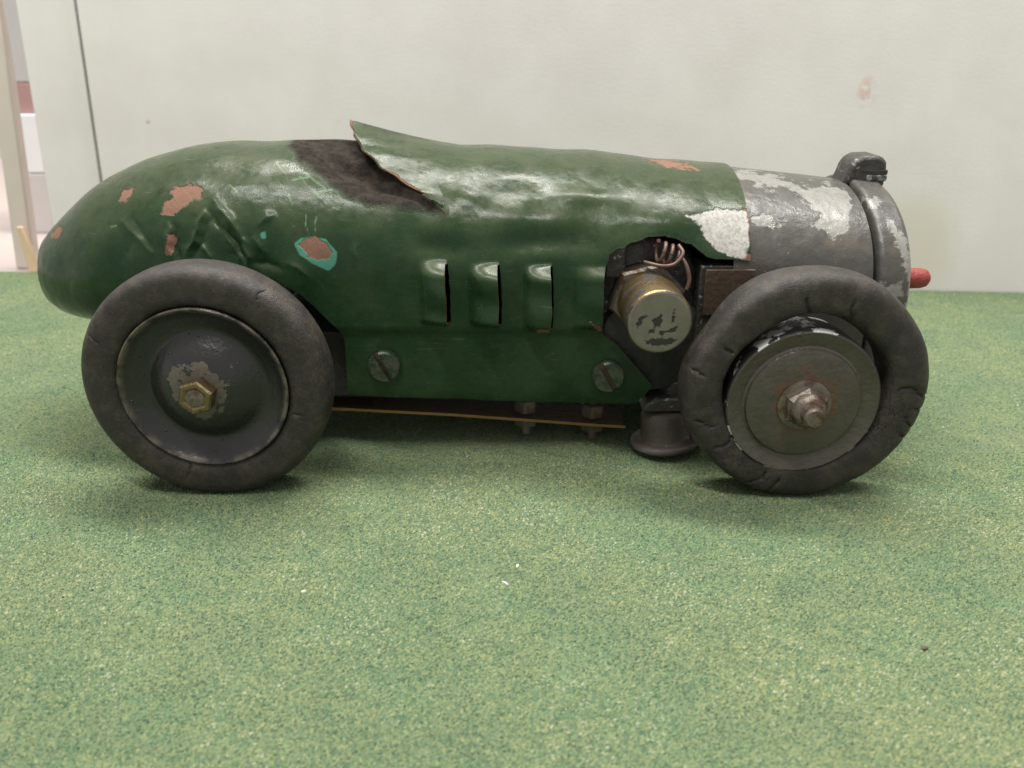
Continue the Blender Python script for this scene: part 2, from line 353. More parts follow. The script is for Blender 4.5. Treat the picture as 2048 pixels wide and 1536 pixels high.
# ------------------------------------------------------------------ the setting
def setting():
    A = np.array([-31.64, 20.02]); B = np.array([28.97, 15.48]); d = (B-A)/np.linalg.norm(B-A)
    a = A-d*30; b = B+d*40
    V = [(-60, -40, 0), (70, -40, 0), (b[0], b[1], 0), (a[0], a[1], 0)]
    V += [(x, y, -.25) for x, y, z in V]
    m = obj('table_mat', V, [(0, 1, 2, 3), (7, 6, 5, 4), (0, 4, 5, 1), (1, 5, 6, 2), (2, 6, 7, 3), (3, 7, 4, 0)], 'mat', None, False); m['kind'] = 'structure'
    t = box('tabletop', (-110, -45, -3.3), (110, 75, -.26), 'table', None, .1); t['kind'] = 'structure'
    wl = box('wall', (-160, 100, -30), (160, 102, 90), 'pinkwhite', None, 0); wl['kind'] = 'structure'
    ang = math.atan2(d[1], d[0])
    nrm = np.array([-d[1], d[0]])                # away from the camera
    def board(name, s0, s1, hgt, off, label, lean):
        p = A+nrm*(off+.12)
        o = box(name, (s0, 0, 0), (s1, .5, hgt), 'board', None, .05, (p[0], p[1], -.255))
        o.rotation_euler = (R(-lean), 0, ang); return tag(o, label, 'board')
    # board coordinates run along the back edge of the mat; the gap sits at x = -24.2
    board('backdrop_board', 7.35, 100, 34, 0, 'large cream backdrop board standing behind the car at the mat edge', 5.2)
    board('backdrop_board', 3.65, 7.05, 34, .25, 'narrow cream board beside the dark gap of the large backdrop board', 5.2)
    dk = box('gap_shade_strip', (6.2, .0, .0), (8.6, .3, 33), 'dark', None, .03, tuple((A+nrm*1.15).tolist())+(-.255,)); dk.rotation_euler = (R(-5.2), 0, ang)  # dark sheet added behind the gap to stand for its shade
    tag(dk, 'added dark strip standing for the shade in the gap between the two cream boards', 'strip')
    # what shows past the narrow board
    p = prism('wooden_post', [(-31.6, -.255), (-30.4, -.255), (-29.2, 12), (-28.95, 17), (-30.1, 17), (-30.3, 12)], 21.6, 22.4, 'wood', None, .1)
    tag(p, 'leaning pale wooden post beyond the narrow cream board', 'post')
    p = prism('wooden_stick', [(-30.3, -.255), (-29.6, -.255), (-30.1, 2.6), (-30.45, 2.6)], 20.75, 21.1, 'orange', None, .05)
    tag(p, 'short orange wooden stick leaning low behind the car tail', 'stick')
    tag(box('white_carton', (-35.6, 32, 4.2), (-31.5, 38, 8.3), 'white', None, .1), 'bright white carton resting on the pink box beyond the boards', 'carton')
    tag(box('pink_box', (-36.6, 32, -.255), (-30.5, 39, 4.15), 'pinkwhite', None, .1), 'pinkish white box beneath the white carton', 'box')
    tag(box('red_box', (-36.2, 32.5, 8.32), (-31.5, 38, 10.4), 'redbox', None, .1), 'small dull red box on top of the white carton', 'box')
    tag(box('grey_box', (-36.4, 32.5, 10.42), (-31.5, 38, 17.0), 'grey', None, .1), 'grey box on top of the red box, topmost of the pile', 'box')
setting()
def flock():
    # loose fibres of the mat: little upright slivers, too many to count
    n = 340000
    t = rng.rand(n); y = np.where(rng.rand(n) < .62, -17.8+14*t, -8+27*t**.9)
    half = (y+28.4)*.72+4; x = (rng.rand(n)*2-1)*half
    yb = 20.02-(x+31.64)*.0749-.1; ok = y < yb; x = x[ok]; y = y[ok]; n = len(x)
    sz = (.014+.020*rng.rand(n)); a = rng.rand(n)*6.283; hh = sz*(.7+1.3*rng.rand(n)); el = 1+1.2*rng.rand(n)
    lx = (rng.rand(n)-.5)*sz*1.6; ly = (rng.rand(n)-.5)*sz*1.6
    V = np.zeros((n, 4, 3))
    for k in range(3):
        ax = np.cos(a+k*2.094)*sz*el; ay = np.sin(a+k*2.094)*sz; V[:, k, 0] = x+ax; V[:, k, 1] = y+ay; V[:, k, 2] = -.004
    V[:, 3, 0] = x+lx+sz*.9; V[:, 3, 1] = y+ly; V[:, 3, 2] = hh
    me = bpy.data.meshes.new('flock'); me.vertices.add(4*n); me.vertices.foreach_set('co', (V*S).ravel())
    f = np.array([[0, 1, 3], [1, 2, 3], [2, 0, 3]]); F_ = (np.arange(n)[:, None, None]*4+f[None]).ravel()
    me.loops.add(9*n); me.loops.foreach_set('vertex_index', F_.astype(np.int32)); me.polygons.add(3*n); me.polygons.foreach_set('loop_start', np.arange(0, 9*n, 3, dtype=np.int32))
    me.materials.append(MT['fibre']); me.update(calc_edges=True)
    o = bpy.data.objects.new('flock', me); COL.objects.link(o); o['kind'] = 'stuff'; tag(o, 'short green and yellow flock fibres covering the mat', 'flock')
    setattr_f(o, 'tone', np.repeat(rng.rand(n), 4))
flock()

# ------------------------------------------------------------------ car body
car = empty('toy_race_car'); tag(car, 'worn dark green sheet metal toy race car with black rubber tyres on green mat', 'toy car')
XT = [-16.72, -16.62, -16.42, -15.86, -15.08, -14.18, -12.41, -10.63, -8.92, -7.22, -5.18, -2.79, -0.41, 3.01, 4.73, 7.5, 9.95, 12.5]
ZT = [5.5, 6.2, 6.75, 7.3, 7.95, 8.63, 9.43, 9.83, 9.93, 9.93, 9.9, 9.83, 9.75, 9.55, 9.37, 9.13, 8.88, 8.59]
XW = [-16.72, -16.62, -16.42, -15.68, -13.94, -11.0, -8.0, -5.0, 0.0, 4.0, 7.5, 12.5]
WW = [.3, .9, 1.35, 2.1, 3.1, 3.8, 4.1, 4.2, 4.2, 4.15, 4.05, 4.05]
XB = [-16.72, -16.62, -16.43, -15.9, -13.9, -12.3, -10, -8, 7.5, 12.5]
ZB = [5.2, 4.55, 4.15, 3.9, 3.75, 3.7, 2.6, 1.55, 1.5, 2.4]
def smooth_interp(x, X, Y):
    # average of shifted samples takes the corners out of the table
    return np.mean([np.interp(x+s, X, Y) for s in np.linspace(-.45, .45, 7)], axis=0) if x > -15.9 else np.interp(x, X, Y)
def section(x, n, grow=0., zb=None, nu=2.05):
    zT = smooth_interp(x, XT, ZT)+grow; W = smooth_interp(x, XW, WW)+grow
    zC = np.interp(x, [-16.72, -14, -8, 5, 7.5, 12.5], [5.4, 5.6, 6.2, 6.2, 6.0, 5.5]); zB = np.interp(x, XB, ZB) if zb is None else zb
    nl = np.interp(x, [-15, -12.5, -10, -7], [2.1, 2.3, 5., 11.])
    t = np.linspace(-math.pi/2, math.pi/2, 900); c = np.cos(t); s = np.sin(t)
    e = np.where(s < 0, 2/nl, 2/nu)
    y = -W*np.abs(c)**e; z = zC+np.where(s < 0, zC-zB, zT-zC)*np.sign(s)*np.abs(s)**e
    L = np.concatenate([[0], np.cumsum(np.hypot(np.diff(y), np.diff(z)))]); q = np.linspace(0, L[-1], n)
    return np.interp(q, L, y), np.interp(q, L, z)
LOUV = [(-3.0, -2.04, 4.72, 6.88), (-1.45, -.43, 4.66, 6.82), (.25, 1.2, 4.52, 6.76), (1.75, 2.86, 4.55, 6.7)]
SLIT = .10
OPEN = [(-5.9, 2.25), (-3, 2.12), (0, 2.0), (3, 1.86), (4.0, 1.8), (4.12, 1.86), (4.62, 2.5), (4.6, 2.62), (3.9, 3.44), (3.3, 4.1), (2.92, 4.35), (2.86, 4.7), (2.84, 5.4), (2.83, 6.3), (2.88, 6.62), (2.98, 6.82), (3.0, 7.0), (3.28, 7.18), (3.42, 7.17),
        (3.6, 7.32), (3.95, 7.4), (4.15, 7.5), (4.7, 7.53), (5.1, 7.44), (5.3, 7.33), (5.55, 7.28), (5.85, 7.05), (6.05, 6.9), (6.3, 6.84), (6.8, 6.82), (7.45, 6.78), (8.2, 6.8), (8.2, .5), (-5.9, .5)]
ARCH = [(-5.46, 1.), (-5.38, 4.2), (-5.55, 4.62), (-5.92, 5.02), (-6.25, 5.4), (-6.65, 5.78), (-7.4, 6.25), (-8.4, 6.5), (-9.3, 6.5), (-10.4, 6.2), (-11.4, 5.6), (-12.2, 4.6), (-12.5, 1.)]
def wav(x, y, k, ph):
    return np.sin(k*x+ph)*np.cos(k*.8*y-ph*1.7)+.6*np.sin(1.9*k*x-1.3*k*y+2*ph)
def body():
    xs = list(np.concatenate([[-16.72, -16.69, -16.62, -16.54], np.arange(-16.45, -13, .08), np.arange(-13, 7.46, .062)]))
    xs = [x for x in xs if not any(b-.035 < x < b+SLIT+.035 for _, b, _, _ in LOUV[:3])]
    for _, b, _, _ in LOUV[:3]: xs += [b, b+SLIT]
    xs = np.array(sorted(xs)); nx = len(xs)
    NN, NF = 250, 70
    Y = []; Z = []
    for x in xs:
        y, z = section(x, NN); yf, zf = section(x, NF)
        Y.append(np.concatenate([y, -yf[::-1][1:-1]])); Z.append(np.concatenate([z, zf[::-1][1:-1]]))
    Y = np.array(Y); Z = np.array(Z); X = np.repeat(xs[:, None], Y.shape[1], 1); nr = Y.shape[1]
    # normals of the plain form
    P = np.stack([X, Y, Z], 2)
    gx = np.gradient(P, axis=0); gr = np.roll(P, -1, 1)-np.roll(P, 1, 1)
    N = np.cross(gx, gr); N /= np.maximum(np.linalg.norm(N, axis=2, keepdims=True), 1e-9)
    flip = np.sign((N*np.stack([X*0, Y, Z-6], 2)).sum(2, keepdims=True)); N *= np.where(flip == 0, 1, flip)
    near = Y < -.02
    # --- pressed and dented relief
    D = .028*wav(X, Z+Y*.5, .75, .4)+.016*wav(X, Z, 1.9, 1.7)
    fade = sst(X, -16.7, -15.2); D *= fade
    dn = np.zeros_like(D)
    dn += -.09*(1+.5*np.sin(1.7*X))*np.exp(-((Z-7.3-.12*np.sin(1.1*X))/.34)**2)*sst(X, -3.6, -2.2)*(1-sst(X, 2.2, 3.4))             # trough over the louvres
    dn += .05*(1+.6*np.sin(1.3*X+1))*np.exp(-((Z-8.0+.1*np.sin(1.6*X))/.4)**2)*sst(X, -1.8, 0)
    dn += .10*np.exp(-((X-2.2)/1.1)**2-((Z-8.55)/.22)**2)                                   # knock in the bonnet shoulder
    dn += -.06*np.exp(-((X-.2)/.9)**2-((Z-8.75)/.3)**2)
    dn += .05*np.exp(-((X+1.25)/.35)**2-((Z-8.5)/.25)**2)
    for l, r, z0, z1 in LOUV:
        u = np.clip((X-l)/(r-l), 0, 1.0)
        prof = sst(u, 0, .3)*(1-(1-u)**1.7)
        prof = np.where(X > r+.01, 0 if r < 2 else 1., prof)
        ends = sst(Z, z0, z0+.3)*(1-sst(Z, z1-.5, z1))
        wob = 1+.12*np.sin(5*Z+l*3)
        dn += np.where((X > l-.01), (.56 if r < 2 else .32)*prof*ends*wob, 0)
    # crumpled corner above the rear wheel
    cr = [((-10.76, 7.75), (-10.62, 6.6), .13, .11), ((-10.55, 7.7), (-10.4, 6.6), -.14, .12), ((-9.51, 8.15), (-10.22, 6.9), .12, .10), ((-9.3, 8.05), (-9.95, 6.8), -.10, .13),
          ((-9.34, 8.52), (-8.23, 7.41), .15, .12), ((-8.23, 7.41), (-8.25, 6.7), .16, .12), ((-9.4, 8.2), (-8.45, 7.25), -.13, .13), ((-8.95, 7.82), (-8.5, 6.8), .13, .08),
          ((-8.75, 7.6), (-8.3, 6.7), -.12, .09), ((-12.26, 7.8), (-11.36, 6.95), .07, .12), ((-12.0, 7.9), (-11.2, 7.1), -.05, .14), ((-7.8, 7.85), (-7.3, 8.15), .09, .11),
          ((-7.95, 7.5), (-7.6, 7.0), .08, .12), ((-4.74, 7.3), (-4.9, 6.7), .06, .08), ((-9.9, 7.3), (-9.2, 6.7), .10, .09), ((-8.1, 6.75), (-7.2, 6.6), -.10, .15), ((-6.9, 6.75), (-6.3, 6.35), .07, .12)]
    jx = X+.05*np.sin(5*Z+2*X)+.015*np.sin(17*Z); jz = Z+.04*np.sin(6*X)+.015*np.sin(19*X+5)
    for a, b, amp, wd in cr:
        e = np.array(b)-np.array(a); tt = ((jx-a[0])*e[0]+(jz-a[1])*e[1])/(e@e); tp = np.clip(1.25-np.abs(tt-.5)*1.7, .1, 1)
        q = segd(jx, jz, a, b); dn += 1.25*amp*tp*np.exp(-np.sqrt(q*q+.0009)/(wd*.8))
    dn += -.16*np.exp(-((X+9.2)/1.7)**2-((Z-7.0)/.7)**2)
    cp = [(-7.77, 10.2), (-6.8, 9.54), (-6.06, 9.24), (-5.19, 8.72), (-4.39, 8.46), (-3.61, 8.37), (-2.68, 8.28), (-2.05, 8.18), (-2.6, 8.5), (-3.05, 8.95), (-3.5, 9.4), (-4.0, 10.2)]
    sc = sdf(X, Z, cp)
    dn += -.6*sst(sc, .0, .8)*(1-.75*sst(Z, 9.4, 9.85))
    dn += .13*np.exp(-(segd(jx, jz, (-2.75, 8.62), (-2.5, 8.42))/.07)**2)+.10*np.exp(-(segd(jx, jz, (-2.5, 8.42), (-2.2, 8.36))/.06)**2)
    D = D+np.where(near, dn, 0)
    P = P+N*D[:, :, None]
    P[:, :, 1] -= np.sign(Y)*.13*(1-sst(Z, 4.28, 4.72))*(Z > 1.7)*(X > -5.9)*(np.abs(Y) > 1)
    # --- cut the openings
    cx = .25*(X[:-1]+X[1:]+np.roll(X, -1, 1)[:-1]+np.roll(X, -1, 1)[1:]); cz = .25*(Z[:-1]+Z[1:]+np.roll(Z, -1, 1)[:-1]+np.roll(Z, -1, 1)[1:])
    cy = .25*(Y[:-1]+Y[1:]+np.roll(Y, -1, 1)[:-1]+np.roll(Y, -1, 1)[1:])
    kill = (sdf(cx, cz, OPEN) > 0) & (cy < -.5)
    kill |= (sdf(cx, cz, ARCH) > 0) & ((np.abs(cy) > .8) | (cx > -11.5))
    kill |= (cz < 1.9) & (cx > -9) & (np.abs(cy) < 3.9)
    lv = np.full(cx.shape, -1)
    for k, (l, r, z0, z1) in enumerate(LOUV):
        if k < 3: kill |= (cx > r) & (cx < r+SLIT) & (cz > z0+.12) & (cz < z1-.12) & (cy < 0)
        lv[(cx > l-.05) & (cx < (r if k < 3 else 9)) & (cz > z0-.08) & (cz < z1+.08) & (cy < -2) & (lv < 0) & (cx < 2.95)] = k
    kill[cx > 7.46] = True
    lv[(cz < 4.42) & (cx > -5.6) & (cy < -1) & (lv < 0)] = 9
    used = np.zeros((nx, nr), int); gone = np.zeros((nx, nr), int)
    for i in range(nx-1):
        for s_, arr in ((kill[i], gone), (~kill[i], used)):
            arr[i] |= s_; arr[i+1] |= s_; arr[i] |= np.roll(s_, 1); arr[i+1] |= np.roll(s_, 1)
    for i, j in zip(*np.where((used & gone) > 0)):
        for poly in (OPEN, ARCH):
            if poly is OPEN and Y[i, j] > -.5: continue
            q, dd = nearest(P[i, j, 0], P[i, j, 2], poly)
            if dd < .09: P[i, j, 0], P[i, j, 2] = q
    for _, r, z0, z1 in LOUV[:3]:
        i = int(np.argmin(np.abs(xs-r))); zz = P[i, :, 2]; on = near[i] & (zz > z0-.1) & (zz < z1+.1)
        wv_ = .018*np.sin(2.9*zz+r*4)+.006*np.sin(8.3*zz+r)+.003*np.sin(21*zz)
        P[i, on, 0] += wv_[on]; P[i+1, on, 0] += (.5*wv_-.03*sst(zz, z0+1.2, z1)+.005*np.sin(13*zz))[on]
    # --- marks in the paint, as distance fields over the side of the car
    polys = dict(
     chip=[[(-10.99, 8.07), (-10.89, 8.39), (-10.58, 8.54), (-10.78, 8.69), (-10.61, 8.84), (-10.08, 8.9), (-9.74, 8.83), (-9.69, 8.55), (-9.98, 8.45), (-10.33, 8.2), (-10.59, 8.03)],
           [(-12.58, 8.33), (-12.49, 8.64), (-12.14, 8.74), (-12.1, 8.53), (-12.35, 8.36)], [(-10.85, 6.9), (-10.74, 7.49), (-10.54, 7.56), (-10.5, 7.35), (-10.65, 6.87)],
           [(-15.75, 6.95), (-15.3, 7.32), (-14.95, 7.35), (-15.1, 7.0)], [(-6.55, 7.28), (-6.36, 7.45), (-6.05, 7.5), (-5.67, 7.36), (-5.54, 7.07), (-5.64, 6.87), (-5.92, 6.81), (-6.3, 6.96)],
           [(7.24, 8.19), (7.55, 8.16), (7.55, 7.4), (7.40, 7.45), (7.37, 7.84)], [(7.1, 6.9), (7.55, 7.0), (7.55, 6.7), (7.0, 6.7)], [(4.55, 9.36), (5.18, 9.34), (6.07, 9.24), (6.14, 9.13), (5.2, 9.2)],
           [(2.45, 4.95), (2.9, 4.75), (2.9, 4.5), (2.7, 4.6)], [(.75, 4.72), (1.22, 4.78), (1.22, 4.5), (.8, 4.5)]],
     teal=[[(-6.72, 7.31), (-6.52, 7.45), (-6.21, 7.51), (-5.74, 7.46), (-5.37, 7.07), (-5.43, 6.69), (-5.66, 6.52), (-6.08, 6.69), (-6.53, 6.96)], [(-7.75, 7.62), (-7.6, 7.66), (-7.58, 7.45), (-7.72, 7.45)]],
     primer=[[(5.39, 8.09), (5.79, 8.11), (6.37, 8.24), (7.17, 8.17), (7.36, 8.1), (7.36, 7.2), (7.2, 6.84), (7.04, 6.84), (6.44, 7.03), (5.9, 7.53), (5.84, 7.8)]])
    at = {k: np.max([sdf(P[:, :, 0], P[:, :, 2], p) for p in v], 0) for k, v in polys.items()}
    at['cockpit'] = sc+.04
    sl = [((-6.67, 9.17), (-5.78, 8.46)), ((-6.53, 9.24), (-5.75, 8.85)), ((-6.1, 8.75), (-5.55, 8.82)), ((-6.9, 9.05), (-6.35, 9.12)), ((-9.73, 9.15), (-9.68, 8.9)), ((-6.35, 8.15), (-6.25, 7.6)),
          ((-6.05, 8.1), (-6.0, 7.65)), ((-5.6, 8.35), (-5.3, 8.25)), ((-7.5, 9.5), (-7.1, 9.2)), ((-7.0, 8.7), (-6.8, 8.4)), ((-8.8, 8.9), (-8.5, 8.7)), ((-12.8, 7.6), (-12.5, 7.65))]
    at['scratch'] = .022-np.min([segd(jx, Z, a, b) for a, b in sl], 0)
    far = ~near
    for k in at: at[k] = np.where(far, -1 if k != 'cockpit' else at[k], at[k])+1.
    # --- split into shell and louvres
    idx = np.arange(nx*nr).reshape(nx, nr)
    gx = np.gradient(P, axis=0); gr = np.roll(P, -1, 1)-np.roll(P, 1, 1)
    NS = np.cross(gx, gr); NS /= np.maximum(np.linalg.norm(NS, axis=2, keepdims=True), 1e-9)
    NS *= np.where((NS*N).sum(2, keepdims=True) < 0, -1, 1)
    for _, r, z0, z1 in LOUV[:3]:                      # the slit edge bends nothing around it
        i = int(np.argmin(np.abs(xs-r)))
        for k, nb in ((i, i-1), (i+1, i+2)):
            on = (np.abs(P[k, :, 2]-.5*(z0+z1)) < .5*(z1-z0)+.05) & near[k]
            NS[k, on] = NS[nb, on]
    PF = P.reshape(-1, 3); NF_ = NS.reshape(-1, 3)
    i0, i1 = np.meshgrid(np.arange(nx-1), np.arange(nr), indexing='ij')
    allq = np.stack([idx[i0, i1], idx[i0+1, i1], idx[i0+1, (i1+1) % nr], idx[i0, (i1+1) % nr]], 2)
    c = np.cross(PF[allq[200, 100, 1]]-PF[allq[200, 100, 0]], PF[allq[200, 100, 3]]-PF[allq[200, 100, 0]])
    if c @ NF_[allq[200, 100, 0]] < 0: allq = allq[:, :, ::-1]
    kq = allq[~kill]; ed = np.concatenate([kq[:, [k, (k+1) % 4]] for k in range(4)])
    key = np.sort(ed, 1); key = key[:, 0]*(nx*nr)+key[:, 1]
    uu, cnt = np.unique(key, return_counts=True); open_edges = set(uu[cnt == 1].tolist())
    TH = .07
    def emit(name, sel):
        q0 = allq[sel]; u, inv = np.unique(q0, return_inverse=True); q = inv.reshape(q0.shape); n = len(u)
        out = PF[u]; inn = out-NF_[u]*TH
        e0 = np.concatenate([q0[:, [k, (k+1) % 4]] for k in range(4)]); e1 = np.concatenate([q[:, [k, (k+1) % 4]] for k in range(4)])
        kk = np.sort(e0, 1); kk = kk[:, 0]*(nx*nr)+kk[:, 1]
        be = e1[[int(v) in open_edges for v in kk]]
        rv = np.concatenate([out[be[:, 0]], out[be[:, 1]], inn[be[:, 1]], inn[be[:, 0]]]); m = len(be)
        rq = np.stack([np.arange(m)+2*n+k*m for k in (1, 0, 3, 2)], 1)
        V = np.concatenate([out, inn, rv]); Fq = np.concatenate([q, q[:, ::-1]+n, rq])
        fm = [0]*len(q)+[2]*len(q)+[1]*m
        o = obj(name, V.tolist(), Fq.tolist(), ['green', 'copper', 'inside'], car, True, fm)
        rn = np.cross(out[be[:, 1]]-out[be[:, 0]], NF_[u][be[:, 0]]); rn /= np.maximum(np.linalg.norm(rn, axis=1, keepdims=True), 1e-9)
        o.data.normals_split_custom_set_from_vertices(np.concatenate([NF_[u], -NF_[u], np.tile(rn, (4, 1))]).tolist())
        for k in at: setattr_f(o, k, np.concatenate([at[k].ravel()[u], np.zeros(n+4*m)]))
        return o
    keep = ~kill
    sh = emit('body_shell', keep & (lv < 0))
    for k in range(4): emit('louver', keep & (lv == k))
    emit('side_plate', keep & (lv == 9))
    return sh
body()

def windscreen():
    ye = [0, .8, 1.5, 2.2, 2.8, 3.2, 3.7]
    xe = [-5.46, -5.21, -4.84, -4.2, -3.5, -2.84, -1.82]; ze = [10.61, 10.21, 9.83, 9.40, 9.06, 8.80, 8.0]
    V = []; chip = []; nu, nv = 40, 121
    for j in range(nv):
        y = -3.72+7.44*j/(nv-1); a = abs(y)
        E = np.array([np.interp(a, ye, xe), y, np.interp(a, ye, ze)]); E[0] += .03*math.sin(9*y); E[2] += .02*math.sin(7*y+1)
        xa = np.interp(a, [0, 3.72], [-1.45, -1.72])
        sy, sz = section(xa, 400)
        za = np.interp(-a, sy[np.argmin(sy):], sz[np.argmin(sy):])
        A = np.array([xa, y*.985, za-.06]); L = abs(E[0]-A[0])
        C = A+np.array([-L*.42, 0, .14+.03*L])
        for i in range(nu):
            t = i/(nu-1); p = (1-t)**2*A+2*t*(1-t)*C+t*t*E
            V.append(tuple(p)); chip.append(1-(1-t)*L+.02+.06*math.sin(4*y)+(.10 if a < .4 else 0)-(.06 if 1.0 < a < 1.7 else 0)-(.1 if a > 3.3 else 0))
    Fc = [(j*nu+i, (j+1)*nu+i, (j+1)*nu+i+1, j*nu+i+1) for j in range(nv-1) for i in range(nu-1)]
    o = obj('windscreen', V, Fc, ['green', 'copper', 'inside'], car)
    bm = bmesh.new(); bm.from_mesh(o.data); bm.normal_update()
    if sum(f.normal.z for f in bm.faces) < 0: bmesh.ops.reverse_faces(bm, faces=bm.faces)
    bm.to_mesh(o.data); bm.free()
    setattr_f(o, 'chip', chip)
    m = o.modifiers.new('thick', 'SOLIDIFY'); m.thickness = .06*S; m.offset = -1; m.material_offset = 2; m.material_offset_rim = 1
windscreen()

def nose():
    def loft(name, xs, grows, mat, zb, caps=(False, True)):
        V = []; NN, NF = 150, 60
        for x, gr in zip(xs, grows):
            y, z = section(x, NN, gr, zb); yf, zf = section(x, NF, gr, zb)
            V += [(x, a, b) for a, b in zip(y, z)]+[(x, -a, b) for a, b in zip(yf[::-1][1:-1], zf[::-1][1:-1])]
        nr = NN+NF-2; Fc = [(i*nr+j, (i+1)*nr+j, (i+1)*nr+(j+1) % nr, i*nr+(j+1) % nr) for i in range(len(xs)-1) for j in range(nr)]
        if caps[0]: Fc.append(tuple(range(nr)))
        if caps[1]: Fc.append(tuple((len(xs)-1)*nr+j for j in range(nr)))
        return sharp(obj(name, V, Fc, mat, car), 40), np.array(V)
    xs = np.concatenate([[6.9], np.arange(7.0, 11.3, .07), [11.32, 11.36, 11.42]])
    o, V = loft('nose_cowl', xs, [-.085]*(len(xs)-2)+[-.16, -.4], 'nose', 2.3)
    polys = [[(7.3, 9.12), (9.0, 8.95), (9.61, 8.68), (10.63, 8.75), (11.08, 8.55), (11.15, 8.08), (10.8, 7.84), (10.44, 7.36), (10.03, 7.3), (9.35, 7.67), (9.65, 7.99), (9.15, 8.4), (8.84, 8.61), (8.3, 8.57), (7.5, 8.8)],
             [(7.4, 8.09), (7.98, 8.15), (8.49, 7.88), (8.5, 7.65), (8.05, 7.6), (7.4, 7.79)]]
    s = np.max([sdf(V[:, 0], V[:, 2], p) for p in polys], 0); setattr_f(o, 'silver', np.where(V[:, 1] < 0, s, -1)+1-.09)
    xr = [11.46, 11.47, 11.52]+list(np.arange(11.6, 12.4, .07))+[12.44, 12.49, 12.5, 12.5]
    o, V = loft('radiator_shell', xr, [-.4, -.02, .05]+[.085]*(len(xr)-7)+[.04, -.03, -.1, -.5], 'nose', 2.2)
    polys = [[(11.7, 7.97), (12.1, 7.97), (12.6, 7.03), (12.6, 5.5), (12.25, 5.7), (12.2, 6.5), (11.95, 7.0)], [(11.3, 6.1), (12.3, 6.3), (12.4, 5.6), (11.4, 5.55)], [(11.3, 8.5), (12.2, 8.4), (11.9, 8.1), (11.3, 7.9)], [(12.3, 5.6), (12.6, 5.6), (12.6, 3), (12.35, 3)]]
    s = np.max([sdf(V[:, 0], V[:, 2], p) for p in polys], 0); setattr_f(o, 'silver', np.where(V[:, 1] < 0, s, -1)+1-.1)
    grille = box('radiator_core', (12.3, -3.1, 3.0), (12.45, 3.1, 7.6), 'black', car, .05)
    # filler lug on the radiator top
    p = [(11.2, 8.5), (11.34, 8.85), (11.42, 9.15), (11.55, 9.38), (11.8, 9.5), (12.3, 9.52), (12.52, 9.45), (12.64, 9.28), (12.68, 9.0), (12.66, 8.45)]
    lug = prism('filler_lug', p, -.62, .62, 'iron', car, .13)
    box('clamp_jaw', (12.0, -.66, 8.68), (12.70, .66, 8.9), 'jaw', lug, .06)
    box('clamp_slot', (11.98, -.64, 8.9), (12.69, .64, 9.05), 'black', lug, .02)
    V, Fc = lathe([(0, .25), (0, .33), (.6, .345), (1.0, .335), (1.18, .28), (1.28, .16), (1.31, .02)], 32, 'x')
    sharp(obj('crank_knob', V, Fc, 'red', car, True, None, (12.53, -2.5, 5.82)), 60)
nose()

